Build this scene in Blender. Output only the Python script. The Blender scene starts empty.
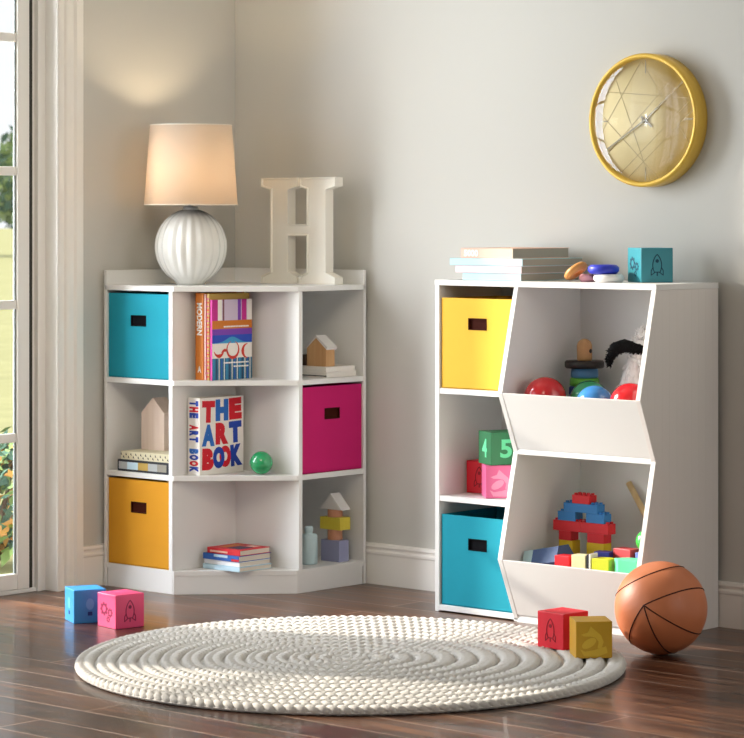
import bpy, bmesh, math, random
from mathutils import Matrix, Vector
random.seed(7)
PI = math.pi
S = bpy.context.scene
COL = S.collection

# ------------------------------------------------------------------ camera
cam = bpy.data.cameras.new('camera')
co = bpy.data.objects.new('camera', cam); COL.objects.link(co)
co.location = (5.8154, -5.8534, 1.0833)
co.rotation_euler = (PI / 2, 0, 0.7313)
cam.sensor_fit = 'HORIZONTAL'; cam.sensor_width = 36
cam.lens = 2691.7 / 744 * 36
cam.shift_y = -(369 - 212.2) / 744
cam.dof.use_dof = True; cam.dof.focus_distance = 6.95; cam.dof.aperture_fstop = 14
cam.clip_end = 400
S.camera = co

# ------------------------------------------------------------------ light
S.view_settings.view_transform = 'Standard'
S.view_settings.look = 'None'
S.view_settings.gamma = 1
S.view_settings.use_curve_mapping = False
S.view_settings.exposure = 0.05
W = bpy.data.worlds.new('world'); S.world = W; W.use_nodes = True
bg = W.node_tree.nodes['Background']
bg.inputs[0].default_value = (0.93, 0.965, 1.0, 1); bg.inputs[1].default_value = 1.05

def light(name, typ, loc, target, energy, color, **kw):
    d = bpy.data.lights.new(name, typ); d.energy = energy; d.color = color
    for k, v in kw.items(): setattr(d, k, v)
    o = bpy.data.objects.new(name, d); COL.objects.link(o); o.location = loc
    o.rotation_euler = (Vector(target) - Vector(loc)).to_track_quat('-Z', 'Y').to_euler()
    return o
EL = math.radians(25)
sd = Vector((1, 0.44, 0)).normalized() * math.cos(EL) - Vector((0, 0, math.sin(EL)))
light('sun', 'SUN', (-6, -4, 4), Vector((-6, -4, 4)) + sd, 6.6, (1.0, 0.90, 0.77), angle=math.radians(1.6))
light('window_daylight', 'AREA', (-0.66, -1.46, 1.40), (1.3, 0.0, 1.0), 109, (0.90, 0.94, 1.0), shape='RECTANGLE', size=0.9, size_y=1.9)
light('window_daylight', 'AREA', (-0.45, -2.95, 1.30), (1.7, -0.6, 0.9), 20, (0.92, 0.95, 1.0), shape='RECTANGLE', size=2.0, size_y=2.1)
light('window_daylight', 'AREA', (-0.40, -5.2, 1.30), (2.0, -1.0, 0.9), 42, (0.94, 0.96, 1.0), shape='RECTANGLE', size=1.7, size_y=2.1)
light('room_fill', 'AREA', (2.3, -2.5, 2.3), (0.0, -0.40, 1.0), 3.4, (1.0, 0.86, 0.68), shape='RECTANGLE', size=1.0, size_y=1.0, spread=math.radians(58))
light('room_fill', 'AREA', (2.6, -6.4, 1.5), (0.8, 0, 0.7), 5, (1.0, 0.97, 0.95), shape='RECTANGLE', size=2.6, size_y=1.8)
light('room_fill', 'AREA', (6.4, -1.25, 1.6), (1.0, -0.75, 0.8), 24, (1.0, 0.98, 0.97), shape='RECTANGLE', size=1.4, size_y=1.6)

# ------------------------------------------------------------------ materials
def lin(c):
    return tuple((x / 12.92 if x <= 0.04045 else ((x + 0.055) / 1.055) ** 2.4) for x in c)
def hx(s):
    s = s.lstrip('#'); return lin(tuple(int(s[i:i + 2], 16) / 255 for i in (0, 2, 4)))
def mat(name, col, rough=0.5, spec=0.5, metal=0.0, noise=0.0, nscale=30, bump=0.0, bscale=200, coat=0.0, trans=0.0, emit=None, sheen=0.0):
    m = bpy.data.materials.new(name); m.use_nodes = True
    nt = m.node_tree; b = nt.nodes['Principled BSDF']
    if isinstance(col, str): col = hx(col)
    b.inputs['Base Color'].default_value = (*col, 1)
    b.inputs['Roughness'].default_value = rough
    b.inputs['Specular IOR Level'].default_value = spec
    b.inputs['Metallic'].default_value = metal
    b.inputs['Coat Weight'].default_value = coat
    b.inputs['Transmission Weight'].default_value = trans
    b.inputs['Sheen Weight'].default_value = sheen
    tc = nt.nodes.new('ShaderNodeTexCoord')
    if noise:
        n = nt.nodes.new('ShaderNodeTexNoise'); n.inputs['Scale'].default_value = nscale; n.inputs['Detail'].default_value = 4
        nt.links.new(tc.outputs['Object'], n.inputs['Vector'])
        r = nt.nodes.new('ShaderNodeMapRange'); r.inputs['To Min'].default_value = 1 - noise; r.inputs['To Max'].default_value = 1 + noise
        nt.links.new(n.outputs['Fac'], r.inputs['Value'])
        mx = nt.nodes.new('ShaderNodeMix'); mx.data_type = 'RGBA'; mx.blend_type = 'MULTIPLY'; mx.inputs['Factor'].default_value = 1
        mx.inputs[6].default_value = (*col, 1)
        nt.links.new(r.outputs['Result'], mx.inputs[7]); nt.links.new(mx.outputs[2], b.inputs['Base Color'])
    if bump:
        n2 = nt.nodes.new('ShaderNodeTexNoise'); n2.inputs['Scale'].default_value = bscale; n2.inputs['Detail'].default_value = 3
        nt.links.new(tc.outputs['Object'], n2.inputs['Vector'])
        bp = nt.nodes.new('ShaderNodeBump'); bp.inputs['Strength'].default_value = bump; bp.inputs['Distance'].default_value = 0.002
        nt.links.new(n2.outputs['Fac'], bp.inputs['Height']); nt.links.new(bp.outputs['Normal'], b.inputs['Normal'])
    return m
def wave_mat(name, col, col2, axis, scale, dist, rough=0.5, bump=0.0):
    """wood grain: noise stretched along an axis"""
    m = mat(name, col, rough); nt = m.node_tree; b = nt.nodes['Principled BSDF']
    tc = nt.nodes.new('ShaderNodeTexCoord'); mp = nt.nodes.new('ShaderNodeMapping')
    sc = [scale] * 3; sc[axis] = scale * 0.07; mp.inputs['Scale'].default_value = sc
    n = nt.nodes.new('ShaderNodeTexNoise'); n.inputs['Scale'].default_value = 1; n.inputs['Detail'].default_value = 6; n.inputs['Distortion'].default_value = dist
    cr = nt.nodes.new('ShaderNodeValToRGB')
    cr.color_ramp.elements[0].position = .3; cr.color_ramp.elements[1].position = .7
    cr.color_ramp.elements[0].color = (*hx(col), 1); cr.color_ramp.elements[1].color = (*hx(col2), 1)
    nt.links.new(tc.outputs['Object'], mp.inputs['Vector']); nt.links.new(mp.outputs[0], n.inputs['Vector'])
    nt.links.new(n.outputs['Fac'], cr.inputs[0]); nt.links.new(cr.outputs[0], b.inputs['Base Color'])
    return m

M = {}
M['wall'] = mat('wall_paint', '#cbcac4', .85, .2, noise=.012, nscale=2.5, bump=.06, bscale=260)
M['ceiling'] = mat('ceiling_paint', '#e4e1da', .9, .2)
M['trim'] = mat('trim_paint', '#f2efe9', .45, .4)
M['white'] = mat('white_laminate', '#e6e6e4', .42, .45, noise=.01, nscale=4)
M['frame'] = mat('window_frame_paint', '#f1f0ec', .4, .45)
M['gasket'] = mat('window_gasket', '#34342f', .6, .3)
M['spacer'] = mat('glazing_spacer', '#8e9898', .4, .4)
M['teal_fabric'] = mat('teal_fabric', '#2494a9', .85, .15, noise=.03, nscale=25, bump=.25, bscale=900)
M['yellow_fabric'] = mat('yellow_fabric', '#d99a2e', .85, .15, noise=.03, nscale=25, bump=.25, bscale=900)
M['yellow_fabric_sunlit'] = mat('sunlit_yellow_fabric', '#f2bf4a', .85, .15, noise=.03, nscale=25, bump=.25, bscale=900)  # lighter copy of the yellow fabric, sunlight put into its colour
M['pink_fabric'] = mat('magenta_fabric', '#c4236a', .85, .15, noise=.03, nscale=25, bump=.25, bscale=900)
M['dark_grip_shade'] = mat('dark_grip_shade', '#0c0c10', .8, .1)  # slot rim, and the painted shade inside the slot
M['brown_grip_shade'] = mat('brown_grip_shade', '#3c140a', .8, .1)
M['ceramic'] = mat('lamp_ceramic', '#e6e6e2', .22, .5, coat=.4)
M['paper'] = mat('book_pages', '#ddd5c6', .9, .1)
M['pagesgrey'] = mat('grey_pages', '#a9a59b', .9, .1)
M['letterwhite'] = mat('letter_paint', '#ece9df', .5, .4)
M['gold'] = mat('clock_gold', '#e3bb4c', .32, .5, metal=.15)
M['clockface'] = mat('clock_face', '#f3e4b2', .5, .3)
M['clockline'] = mat('clock_lines', '#cdbb8c', .5, .3)
M['silver'] = mat('clock_hand_metal', '#9a9484', .3, .5, metal=.6)
M['pinewood'] = wave_mat('pale_wood', '#d2a878', '#c08f5c', 2, 60, .4)
M['stickwood'] = wave_mat('light_wood', '#f0d3a0', '#e2bd84', 2, 60, .4)
M['dark_wood_bit'] = wave_mat('dark_brown_wood', '#5a3f2c', '#46301f', 2, 60, .4)
M['pinkwood'] = wave_mat('pinkish_wood', '#e8d5c8', '#dcc6b7', 2, 60, .3)
for k, c in dict(red='#d8202c', redblk='#e01f33', pink='#ea6d9d', pinkfloor='#e8487d', blueblk='#2f8fd4', greenblk='#2d7a4c', yelblk='#c79a22', teal='#2b8795',
                 blue='#2f7fc4', dblue='#26307c', royal='#2b36b8', yellow='#e6c31e', mint='#6fe0ae', slate='#4f6b9c', cream='#ece3b4', lime='#cfd02c', coral='#cf4b50',
                 peri='#7d8fd8', purplegrey='#9a9fc2', paleblue='#c2dadf', palewhite='#e2e0de', black='#141414', mustard='#dccb45', terracotta='#c98d6c',
                 skyrim='#4d82b0', green='#5fae35', navy='#1c2a78', blackdisc='#2b2624', softpink='#e6a9b4', tan='#c98b4a').items():
    M[k] = mat('paint_' + k, c, .42, .45, noise=.02, nscale=40)
M['ball_red'] = mat('shiny_red', '#cf1722', .18, .6, coat=.5)
M['ball_green'] = mat('shiny_green', '#1c9a5e', .18, .6, coat=.5)
M['ball_lime'] = mat('shiny_lime', '#3db54a', .25, .6, coat=.4)
M['ball_blue'] = mat('shiny_blue', '#3c8bd2', .18, .6, coat=.5)
M['rug'] = mat('braided_cotton', '#d9d6d0', .95, .1, noise=.1, nscale=70, bump=.8, bscale=500, sheen=.2)
M['seam'] = mat('ball_seam', '#3a1810', .6, .2)
M['fur_black'] = mat('black_fur', '#0b0b0c', .8, .2)
M['fur_white'] = mat('white_fur', '#f4f2f0', .9, .2)
M['chrome'] = mat('lamp_metal', '#cfcabd', .3, .5, metal=.6)
# basketball leather
m = mat('ball_leather', '#cd7a50', .42, .5); nt = m.node_tree; b = nt.nodes['Principled BSDF']
tc = nt.nodes.new('ShaderNodeTexCoord'); v = nt.nodes.new('ShaderNodeTexVoronoi'); v.inputs['Scale'].default_value = 420
bp = nt.nodes.new('ShaderNodeBump'); bp.inputs['Strength'].default_value = .25; bp.inputs['Distance'].default_value = .001
nt.links.new(tc.outputs['Object'], v.inputs['Vector']); nt.links.new(v.outputs['Distance'], bp.inputs['Height']); nt.links.new(bp.outputs[0], b.inputs['Normal'])
M['leather'] = m
# beadboard: vertical grooves along y
m = mat('white_beadboard', '#e6e2de', .45, .4); nt = m.node_tree; b = nt.nodes['Principled BSDF']
tc = nt.nodes.new('ShaderNodeTexCoord'); sp = nt.nodes.new('ShaderNodeSeparateXYZ'); nt.links.new(tc.outputs['Object'], sp.inputs[0])
mm = nt.nodes.new('ShaderNodeMath'); mm.operation = 'MODULO'; ad = nt.nodes.new('ShaderNodeMath'); ad.operation = 'ADD'; ad.inputs[1].default_value = 10.0
nt.links.new(sp.outputs['Y'], ad.inputs[0]); nt.links.new(ad.outputs[0], mm.inputs[0]); mm.inputs[1].default_value = .032
gt = nt.nodes.new('ShaderNodeMapRange'); gt.interpolation_type = 'SMOOTHSTEP'; gt.inputs['From Min'].default_value = 0; gt.inputs['From Max'].default_value = .004
nt.links.new(mm.outputs[0], gt.inputs['Value'])
bp = nt.nodes.new('ShaderNodeBump'); bp.inputs['Strength'].default_value = .5; bp.inputs['Distance'].default_value = .001
nt.links.new(gt.outputs[0], bp.inputs['Height']); nt.links.new(bp.outputs[0], b.inputs['Normal'])
M['bead'] = m
# floor planks
def floor_mat():
    m = mat('walnut_floor', '#5b3d30', .3, .5, coat=.15); nt = m.node_tree; b = nt.nodes['Principled BSDF']
    L = nt.links.new
    tc = nt.nodes.new('ShaderNodeTexCoord')
    br = nt.nodes.new('ShaderNodeTexBrick'); br.inputs['Scale'].default_value = 1
    br.inputs['Brick Width'].default_value = 1.45; br.inputs['Row Height'].default_value = .124; br.inputs['Mortar Size'].default_value = .0022
    br.inputs['Mortar Smooth'].default_value = .3; br.offset = .37; br.offset_frequency = 2
    br.inputs['Color1'].default_value = (0, 0, 0, 1); br.inputs['Color2'].default_value = (1, 1, 1, 1); br.inputs['Mortar'].default_value = (.5, .5, .5, 1)
    m0 = nt.nodes.new('ShaderNodeMapping'); m0.inputs['Location'].default_value = (20.3, 24.8 + .062, 0); L(tc.outputs['Object'], m0.inputs['Vector']); L(m0.outputs[0], br.inputs['Vector'])
    mp = nt.nodes.new('ShaderNodeMapping'); mp.inputs['Scale'].default_value = (.9, 17, 1)
    L(tc.outputs['Object'], mp.inputs['Vector'])
    va = nt.nodes.new('ShaderNodeVectorMath'); va.operation = 'ADD'
    vs = nt.nodes.new('ShaderNodeVectorMath'); vs.operation = 'SCALE'; vs.inputs['Scale'].default_value = 9
    L(br.outputs['Color'], vs.inputs[0]); L(mp.outputs[0], va.inputs[0]); L(vs.outputs[0], va.inputs[1])
    n = nt.nodes.new('ShaderNodeTexNoise'); n.inputs['Scale'].default_value = 1.6; n.inputs['Detail'].default_value = 8; n.inputs['Roughness'].default_value = .6; n.inputs['Distortion'].default_value = .8
    L(va.outputs[0], n.inputs['Vector'])
    ramp = nt.nodes.new('ShaderNodeValToRGB'); e = ramp.color_ramp.elements
    e[0].position = .33; e[0].color = (*hx('#2a180f'), 1); e[1].position = .68; e[1].color = (*hx('#7e563c'), 1)
    k = e.new(.5); k.color = (*hx('#4e3020'), 1)
    L(n.outputs['Fac'], ramp.inputs[0])
    hs = nt.nodes.new('ShaderNodeHueSaturation'); mr = nt.nodes.new('ShaderNodeMapRange')
    mr.inputs['To Min'].default_value = .58; mr.inputs['To Max'].default_value = 1.12
    L(br.outputs['Color'], mr.inputs['Value']); L(mr.outputs[0], hs.inputs['Value']); L(ramp.outputs[0], hs.inputs['Color'])
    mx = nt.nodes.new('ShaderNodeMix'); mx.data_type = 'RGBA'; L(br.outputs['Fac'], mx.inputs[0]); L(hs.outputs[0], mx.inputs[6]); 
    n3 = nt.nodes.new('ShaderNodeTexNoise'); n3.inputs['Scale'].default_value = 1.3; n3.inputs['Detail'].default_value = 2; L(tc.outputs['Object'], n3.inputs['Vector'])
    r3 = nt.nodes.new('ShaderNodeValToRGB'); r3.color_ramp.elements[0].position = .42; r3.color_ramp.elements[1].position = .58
    r3.color_ramp.elements[0].color = (*hx('#20140f'), 1); r3.color_ramp.elements[1].color = (*hx('#b89a86'), 1); L(n3.outputs['Fac'], r3.inputs[0]); L(r3.outputs[0], mx.inputs[7])  # pale stretches of seam paint in window glints off the plank bevels
    L(mx.outputs[2], b.inputs['Base Color'])
    rr = nt.nodes.new('ShaderNodeMapRange'); rr.inputs['To Min'].default_value = .2; rr.inputs['To Max'].default_value = .42
    L(n.outputs['Fac'], rr.inputs['Value']); L(rr.outputs[0], b.inputs['Roughness'])
    b1 = nt.nodes.new('ShaderNodeBump'); b1.invert = True; b1.inputs['Strength'].default_value = .7; b1.inputs['Distance'].default_value = .002
    L(br.outputs['Fac'], b1.inputs['Height'])
    b2 = nt.nodes.new('ShaderNodeBump'); b2.inputs['Strength'].default_value = .12; b2.inputs['Distance'].default_value = .002
    L(n.outputs['Fac'], b2.inputs['Height']); L(b1.outputs[0], b2.inputs['Normal']); L(b2.outputs[0], b.inputs['Normal'])
    return m
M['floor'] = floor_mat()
# glass: clear pane with a weak reflection
def glass_mat(name, gl, tint=(1, 1, 1)):
    m = bpy.data.materials.new(name); m.use_nodes = True; nt = m.node_tree; nt.nodes.remove(nt.nodes['Principled BSDF'])
    out = nt.nodes['Material Output']; t = nt.nodes.new('ShaderNodeBsdfTransparent'); t.inputs[0].default_value = (*tint, 1)
    g = nt.nodes.new('ShaderNodeBsdfGlossy'); g.inputs['Roughness'].default_value = .02
    f = nt.nodes.new('ShaderNodeLayerWeight'); pw = nt.nodes.new('ShaderNodeMath'); pw.operation = 'POWER'; pw.inputs[1].default_value = 4
    ml = nt.nodes.new('ShaderNodeMath'); ml.operation = 'MULTIPLY_ADD'; ml.inputs[1].default_value = .8; ml.inputs[2].default_value = gl
    mx = nt.nodes.new('ShaderNodeMixShader'); nt.links.new(f.outputs['Facing'], pw.inputs[0]); nt.links.new(pw.outputs[0], ml.inputs[0]); nt.links.new(ml.outputs[0], mx.inputs[0])
    nt.links.new(t.outputs[0], mx.inputs[1]); nt.links.new(g.outputs[0], mx.inputs[2]); nt.links.new(mx.outputs[0], out.inputs[0])
    return m
M['glass'] = glass_mat('window_glass', .03)
M['clockglass'] = glass_mat('clock_glass', .035)
# lamp shade: translucent linen
m = bpy.data.materials.new('shade_linen'); m.use_nodes = True; nt = m.node_tree; b = nt.nodes['Principled BSDF']
b.inputs['Base Color'].default_value = (*hx('#eae4da'), 1); b.inputs['Roughness'].default_value = .9
t = nt.nodes.new('ShaderNodeBsdfTranslucent'); t.inputs[0].default_value = (*hx('#dccdbb'), 1)
mx = nt.nodes.new('ShaderNodeMixShader'); mx.inputs[0].default_value = .62
nt.links.new(b.outputs[0], mx.inputs[1]); nt.links.new(t.outputs[0], mx.inputs[2]); nt.links.new(mx.outputs[0], nt.nodes['Material Output'].inputs[0])
M['shade'] = m
m = bpy.data.materials.new('bulb_glow'); m.use_nodes = True; b = m.node_tree.nodes['Principled BSDF']
b.inputs['Emission Color'].default_value = (1, .77, .50, 1); b.inputs['Emission Strength'].default_value = 85
M['bulb'] = m
for k, c in dict(bark='#5a4a3a', lawn='#b4b584', leaf1='#7d9660', leaf2='#4f6c5c', leaf3='#b0854c', leaf4='#9db07a').items():
    M[k] = mat(k, c, .9, .1, noise=.25, nscale=3)

# ------------------------------------------------------------------ mesh helpers
class MB:
    def __init__(s): s.v = []; s.f = []; s.m = []; s.s = []
    def add(s, vs, fs, mi=0, smooth=False, T=None):
        n = len(s.v)
        s.v += [tuple(T @ Vector(v)) if T else tuple(v) for v in vs]
        s.f += [tuple(i + n for i in f) for f in fs]; s.m += [mi] * len(fs); s.s += [smooth] * len(fs)
    def box(s, a, b, mi=0, T=None):
        x0, y0, z0 = a; x1, y1, z1 = b
        s.add([(x0, y0, z0), (x1, y0, z0), (x1, y1, z0), (x0, y1, z0), (x0, y0, z1), (x1, y0, z1), (x1, y1, z1), (x0, y1, z1)],
              [(3, 2, 1, 0), (4, 5, 6, 7), (0, 1, 5, 4), (1, 2, 6, 5), (2, 3, 7, 6), (3, 0, 4, 7)], mi, False, T)
        return s
    def prism(s, poly, lo, hi, axis=2, mi=0, T=None):
        """poly: 2D points; axis: extrusion axis; the 2D coords fill the other two axes in order"""
        def mk(p, h):
            if axis == 2: return (p[0], p[1], h)
            if axis == 0: return (h, p[0], p[1])
            return (p[0], h, p[1])
        n = len(poly); vs = [mk(p, lo) for p in poly] + [mk(p, hi) for p in poly]
        fs = [tuple(range(n))[::-1], tuple(range(n, 2 * n))] + [(i, (i + 1) % n, (i + 1) % n + n, i + n) for i in range(n)]
        s.add(vs, fs, mi, False, T); return s
    def lathe(s, prof, n=48, mi=0, smooth=True, T=None, rf=None):
        vs = []; fs = []
        for r, z in prof:
            for k in range(n):
                a = 2 * PI * k / n; rr = r * (rf(a, z) if rf else 1); vs.append((rr * math.cos(a), rr * math.sin(a), z))
        for i in range(len(prof) - 1):
            for k in range(n):
                a = i * n + k; b = i * n + (k + 1) % n; fs.append((a, b, b + n, a + n))
        if prof[0][0] > 1e-5: fs.append(tuple(range(n))[::-1])
        if prof[-1][0] > 1e-5: fs.append(tuple(range((len(prof) - 1) * n, len(prof) * n)))
        s.add(vs, fs, mi, smooth, T); return s
    def tube(s, pts, r, n=8, mi=0, closed=False, T=None, smooth=True):
        pts = [Vector(p) for p in pts]; N = len(pts); vs = []; fs = []
        rr = r if isinstance(r, (list, tuple)) else [r] * N
        up = Vector((0, 0, 1))
        for i, p in enumerate(pts):
            d = (pts[(i + 1) % N] - pts[i - 1]) if closed else (pts[min(i + 1, N - 1)] - pts[max(i - 1, 0)])
            d.normalize(); u = up if abs(d.dot(up)) < .95 else Vector((1, 0, 0))
            a = d.cross(u).normalized(); b = a.cross(d)
            for k in range(n):
                t = 2 * PI * k / n; vs.append(p + (a * math.cos(t) + b * math.sin(t)) * rr[i])
        for i in range(N if closed else N - 1):
            j = (i + 1) % N
            for k in range(n):
                k2 = (k + 1) % n; fs.append((i * n + k, i * n + k2, j * n + k2, j * n + k))
        if not closed: fs += [tuple(range(n))[::-1], tuple(range((N - 1) * n, N * n))]
        s.add(vs, fs, mi, smooth, T); return s
    def sphere(s, c, r, nu=32, nv=20, mi=0, T=None):
        prof = [(max(1e-6, r * math.sin(PI * i / nv)), -r * math.cos(PI * i / nv)) for i in range(nv + 1)]
        TT = Matrix.Translation(c); s.lathe(prof, nu, mi, True, (T @ TT) if T else TT); return s
    def build(s, name, mats, parent=None, loc=None, bevel=0, seg=2):
        me = bpy.data.meshes.new(name); me.from_pydata(s.v, [], s.f)
        if not isinstance(mats, (list, tuple)): mats = [mats]
        for m in mats: me.materials.append(M[m] if isinstance(m, str) else m)
        me.polygons.foreach_set('material_index', s.m); me.polygons.foreach_set('use_smooth', s.s)
        bm = bmesh.new(); bm.from_mesh(me); bmesh.ops.recalc_face_normals(bm, faces=bm.faces); bm.to_mesh(me); bm.free(); me.update()
        o = bpy.data.objects.new(name, me); COL.objects.link(o)
        if parent: o.parent = parent
        if loc: o.location = loc
        if bevel:
            md = o.modifiers.new('bevel', 'BEVEL'); md.width = bevel; md.segments = seg; md.limit_method = 'ANGLE'; md.angle_limit = math.radians(35)
            md.harden_normals = False
        return o
def thing(name, label, cat, loc=(0, 0, 0), rz=0, group=None):
    o = bpy.data.objects.new(name, None); COL.objects.link(o); o.location = loc; o.rotation_euler = (0, 0, rz); o.empty_display_size = .05
    return tag(o, label, cat, group)
def tag(o, label, cat, group=None):
    o['label'] = label; o['category'] = cat
    if group: o['group'] = group
    return o
def struct(o): o['kind'] = 'structure'; return o
def text_mesh(body, size, mat_, depth=.0004, bold=0.0, name='lettering', xs=1.0):
    cu = bpy.data.curves.new(name, 'FONT'); cu.body = body; cu.size = size; cu.extrude = depth; cu.align_x = 'CENTER'; cu.align_y = 'CENTER'; cu.offset = bold
    cu.resolution_u = 4
    t = bpy.data.objects.new('tmp_text', cu); COL.objects.link(t)
    dg = bpy.context.evaluated_depsgraph_get(); dg.update(); me = bpy.data.meshes.new_from_object(t.evaluated_get(dg))
    bpy.data.objects.remove(t); bpy.data.curves.remove(cu)
    # centre on its ink box, scale in x
    xsv = [v.co.x for v in me.vertices]; ysv = [v.co.y for v in me.vertices]
    cx = (min(xsv) + max(xsv)) / 2; cy = (min(ysv) + max(ysv)) / 2
    for v_ in me.vertices: v_.co.x = (v_.co.x - cx) * xs; v_.co.y -= cy
    me.materials.clear(); me.materials.append(M[mat_]); me.name = name
    return me
def fitted_text(body, w, h, mat_, name='lettering', bold=0.0, depth=.0004):
    me = text_mesh(body, h * 1.4, mat_, depth, bold, name)
    xsv = [v.co.x for v in me.vertices]; ysv = [v.co.y for v in me.vertices]
    sx = w / (max(xsv) - min(xsv)); sy = h / (max(ysv) - min(ysv))
    for v_ in me.vertices: v_.co.x *= sx; v_.co.y *= sy
    return me
def link_mesh(me, name, parent, matrix):
    o = bpy.data.objects.new(name, me); COL.objects.link(o); o.parent = parent; o.matrix_local = matrix; return o
def frame_mat(origin, u, v):
    u = Vector(u).normalized(); v = Vector(v).normalized(); n = u.cross(v)
    return Matrix(((u.x, v.x, n.x, origin[0]), (u.y, v.y, n.y, origin[1]), (u.z, v.z, n.z, origin[2]), (0, 0, 0, 1)))

# ================================================================== ROOM
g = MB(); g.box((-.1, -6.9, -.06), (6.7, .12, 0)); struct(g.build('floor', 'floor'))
g = MB(); g.box((-.12, 0, 0), (6.7, .12, 2.6)); struct(g.build('wall_back', 'wall'))
g = MB(); g.box((6.6, -6.8, 0), (6.72, 0, 2.6)); struct(g.build('wall_right', 'wall'))
g = MB(); g.box((-.12, -6.92, 0), (6.72, -6.8, 2.6)); struct(g.build('wall_front', 'wall'))
WIN = [(-.733, -1.55), (-1.95, -3.95), (-4.4, -6.1)]; HEAD = 2.335
g = MB(); ys = [0.0]
g.box((-.12, -.733, 0), (0, 0, 2.6)); g.box((-.12, -1.95, 0), (0, -1.55, 2.6)); g.box((-.12, -4.4, 0), (0, -3.95, 2.6)); g.box((-.12, -6.8, 0), (0, -6.1, 2.6))
for a, b_ in WIN: g.box((-.12, b_, HEAD), (0, a, 2.6))
struct(g.build('wall_left', 'wall'))
g = MB(); g.box((-.12, -6.92, 2.6), (6.72, .12, 2.68)); struct(g.build('ceiling', 'ceiling'))
# baseboards: moulded profile (depth, height)
BP = [(0, 0), (.014, 0), (.014, .086), (.017, .090), (.017, .096), (.011, .100), (.011, .104), (.016, .110), (.014, .117), (.006, .119), (0, .119)]
g = MB(); g.prism([(-d, z) for d, z in BP], 0, 6.6, 0); struct(g.build('baseboard_back', 'trim'))
g = MB(); g.prism([(d, z) for d, z in BP], -.637, 0, 1); struct(g.build('baseboard_left', 'trim'))
g = MB(); g.prism([(d, z) for d, z in BP], -1.854, -1.646, 1); struct(g.build('baseboard_left', 'trim'))
# windows (tall glazed panels reaching the floor)
def window(idx, y1, y0, panes):
    """y1 = inner side (towards the corner), y0 = far side"""
    # casing with stepped profile, both sides + head
    prof = [(0, 0), (.020, 0), (.020, .010), (.014, .014), (.014, .026), (.020, .030), (.023, .038), (.017, .043), (.017, .060), (.024, .066), (.024, .090), (.018, .096), (0, .096)]
    g = MB()
    g.prism([(x, y1 + t) for x, t in prof], 0, HEAD + .09); g.prism([(x, y0 - t) for x, t in prof], 0, HEAD + .09)
    g.prism([(x, HEAD + t) for x, t in prof], y0, y1, 1)
    root = struct(g.build('window_%d' % idx, 'trim'))
    g = MB()   # frame set in the opening
    def ring(d0, d1, xf, xb=-.11, bot=None):
        z0 = bot[0] if bot else 0; z1 = bot[1] if bot else 0
        g.box((xb, y1 - d1, 0), (xf, y1 - d0, HEAD - d0)); g.box((xb, y0 + d0, 0), (xf, y0 + d1, HEAD - d0))
        g.box((xb, y0 + d1, HEAD - d1), (xf, y1 - d1, HEAD - d0))
    g.box((-.034, y1 - .004, 0), (.019, y1, HEAD)); g.box((-.034, y0, 0), (.019, y0 + .004, HEAD)); g.box((-.034, y0 + .004, HEAD - .004), (.019, y1 - .004, HEAD))
    ring(0, .022, -.033); ring(.022, .037, -.027); ring(.037, .047, -.042)
    g.box((-.11, y0, 0), (-.036, y1, .012))
    g.build('window_frame', 'frame', root, bevel=.0015)
    g = MB(); a0 = .047; a1 = .0635
    g.box((-.1, y1 - a1, .012), (-.040, y1 - a0, HEAD - a0)); g.box((-.1, y0 + a0, .012), (-.040, y0 + a1, HEAD - a0)); g.box((-.1, y0 + a1, HEAD - a1), (-.040, y1 - a1, HEAD - a0))
    g.build('gasket', 'gasket', root)
    g = MB(); s0 = .063; s1 = .108; top = HEAD - .06
    g.box((-.049, y1 - s1, .012), (-.033, y1 - s0, top)); g.box((-.049, y0 + s0, .012), (-.033, y0 + s1, top))
    g.box((-.049, y0 + s1, .012), (-.033, y1 - s1, .058)); g.box((-.049, y0 + s1, top - .048), (-.033, y1 - s1, top))
    n = panes; W_ = (y1 - s1) - (y0 + s1)
    for k in range(1, n):
        yy = y0 + s1 + W_ * k / n; g.box((-.047, yy - .013, .058), (-.036, yy + .013, top - .048))
    for z in (.443, .821, 1.2, 1.579, 1.957):
        g.box((-.047, y0 + s1, z - .013), (-.036, y1 - s1, z + .013))
    g.build('sash', 'frame', root, bevel=.003)
    g = MB()
    g.box((-.0445, y1 - s1 - .007, .05), (-.0395, y1 - s1, top - .04)); g.box((-.0445, y0 + s1, .05), (-.0395, y0 + s1 + .007, top - .04))
    g.build('glazing_spacer', 'spacer', root)
    g = MB(); g.box((-.0435, y0 + s1 + .007, .05), (-.0405, y1 - s1 - .007, top - .04)); g.build('glass_pane', 'glass', root)
window(1, *WIN[0], 1); window(2, *WIN[1], 3); window(3, *WIN[2], 3)

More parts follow.
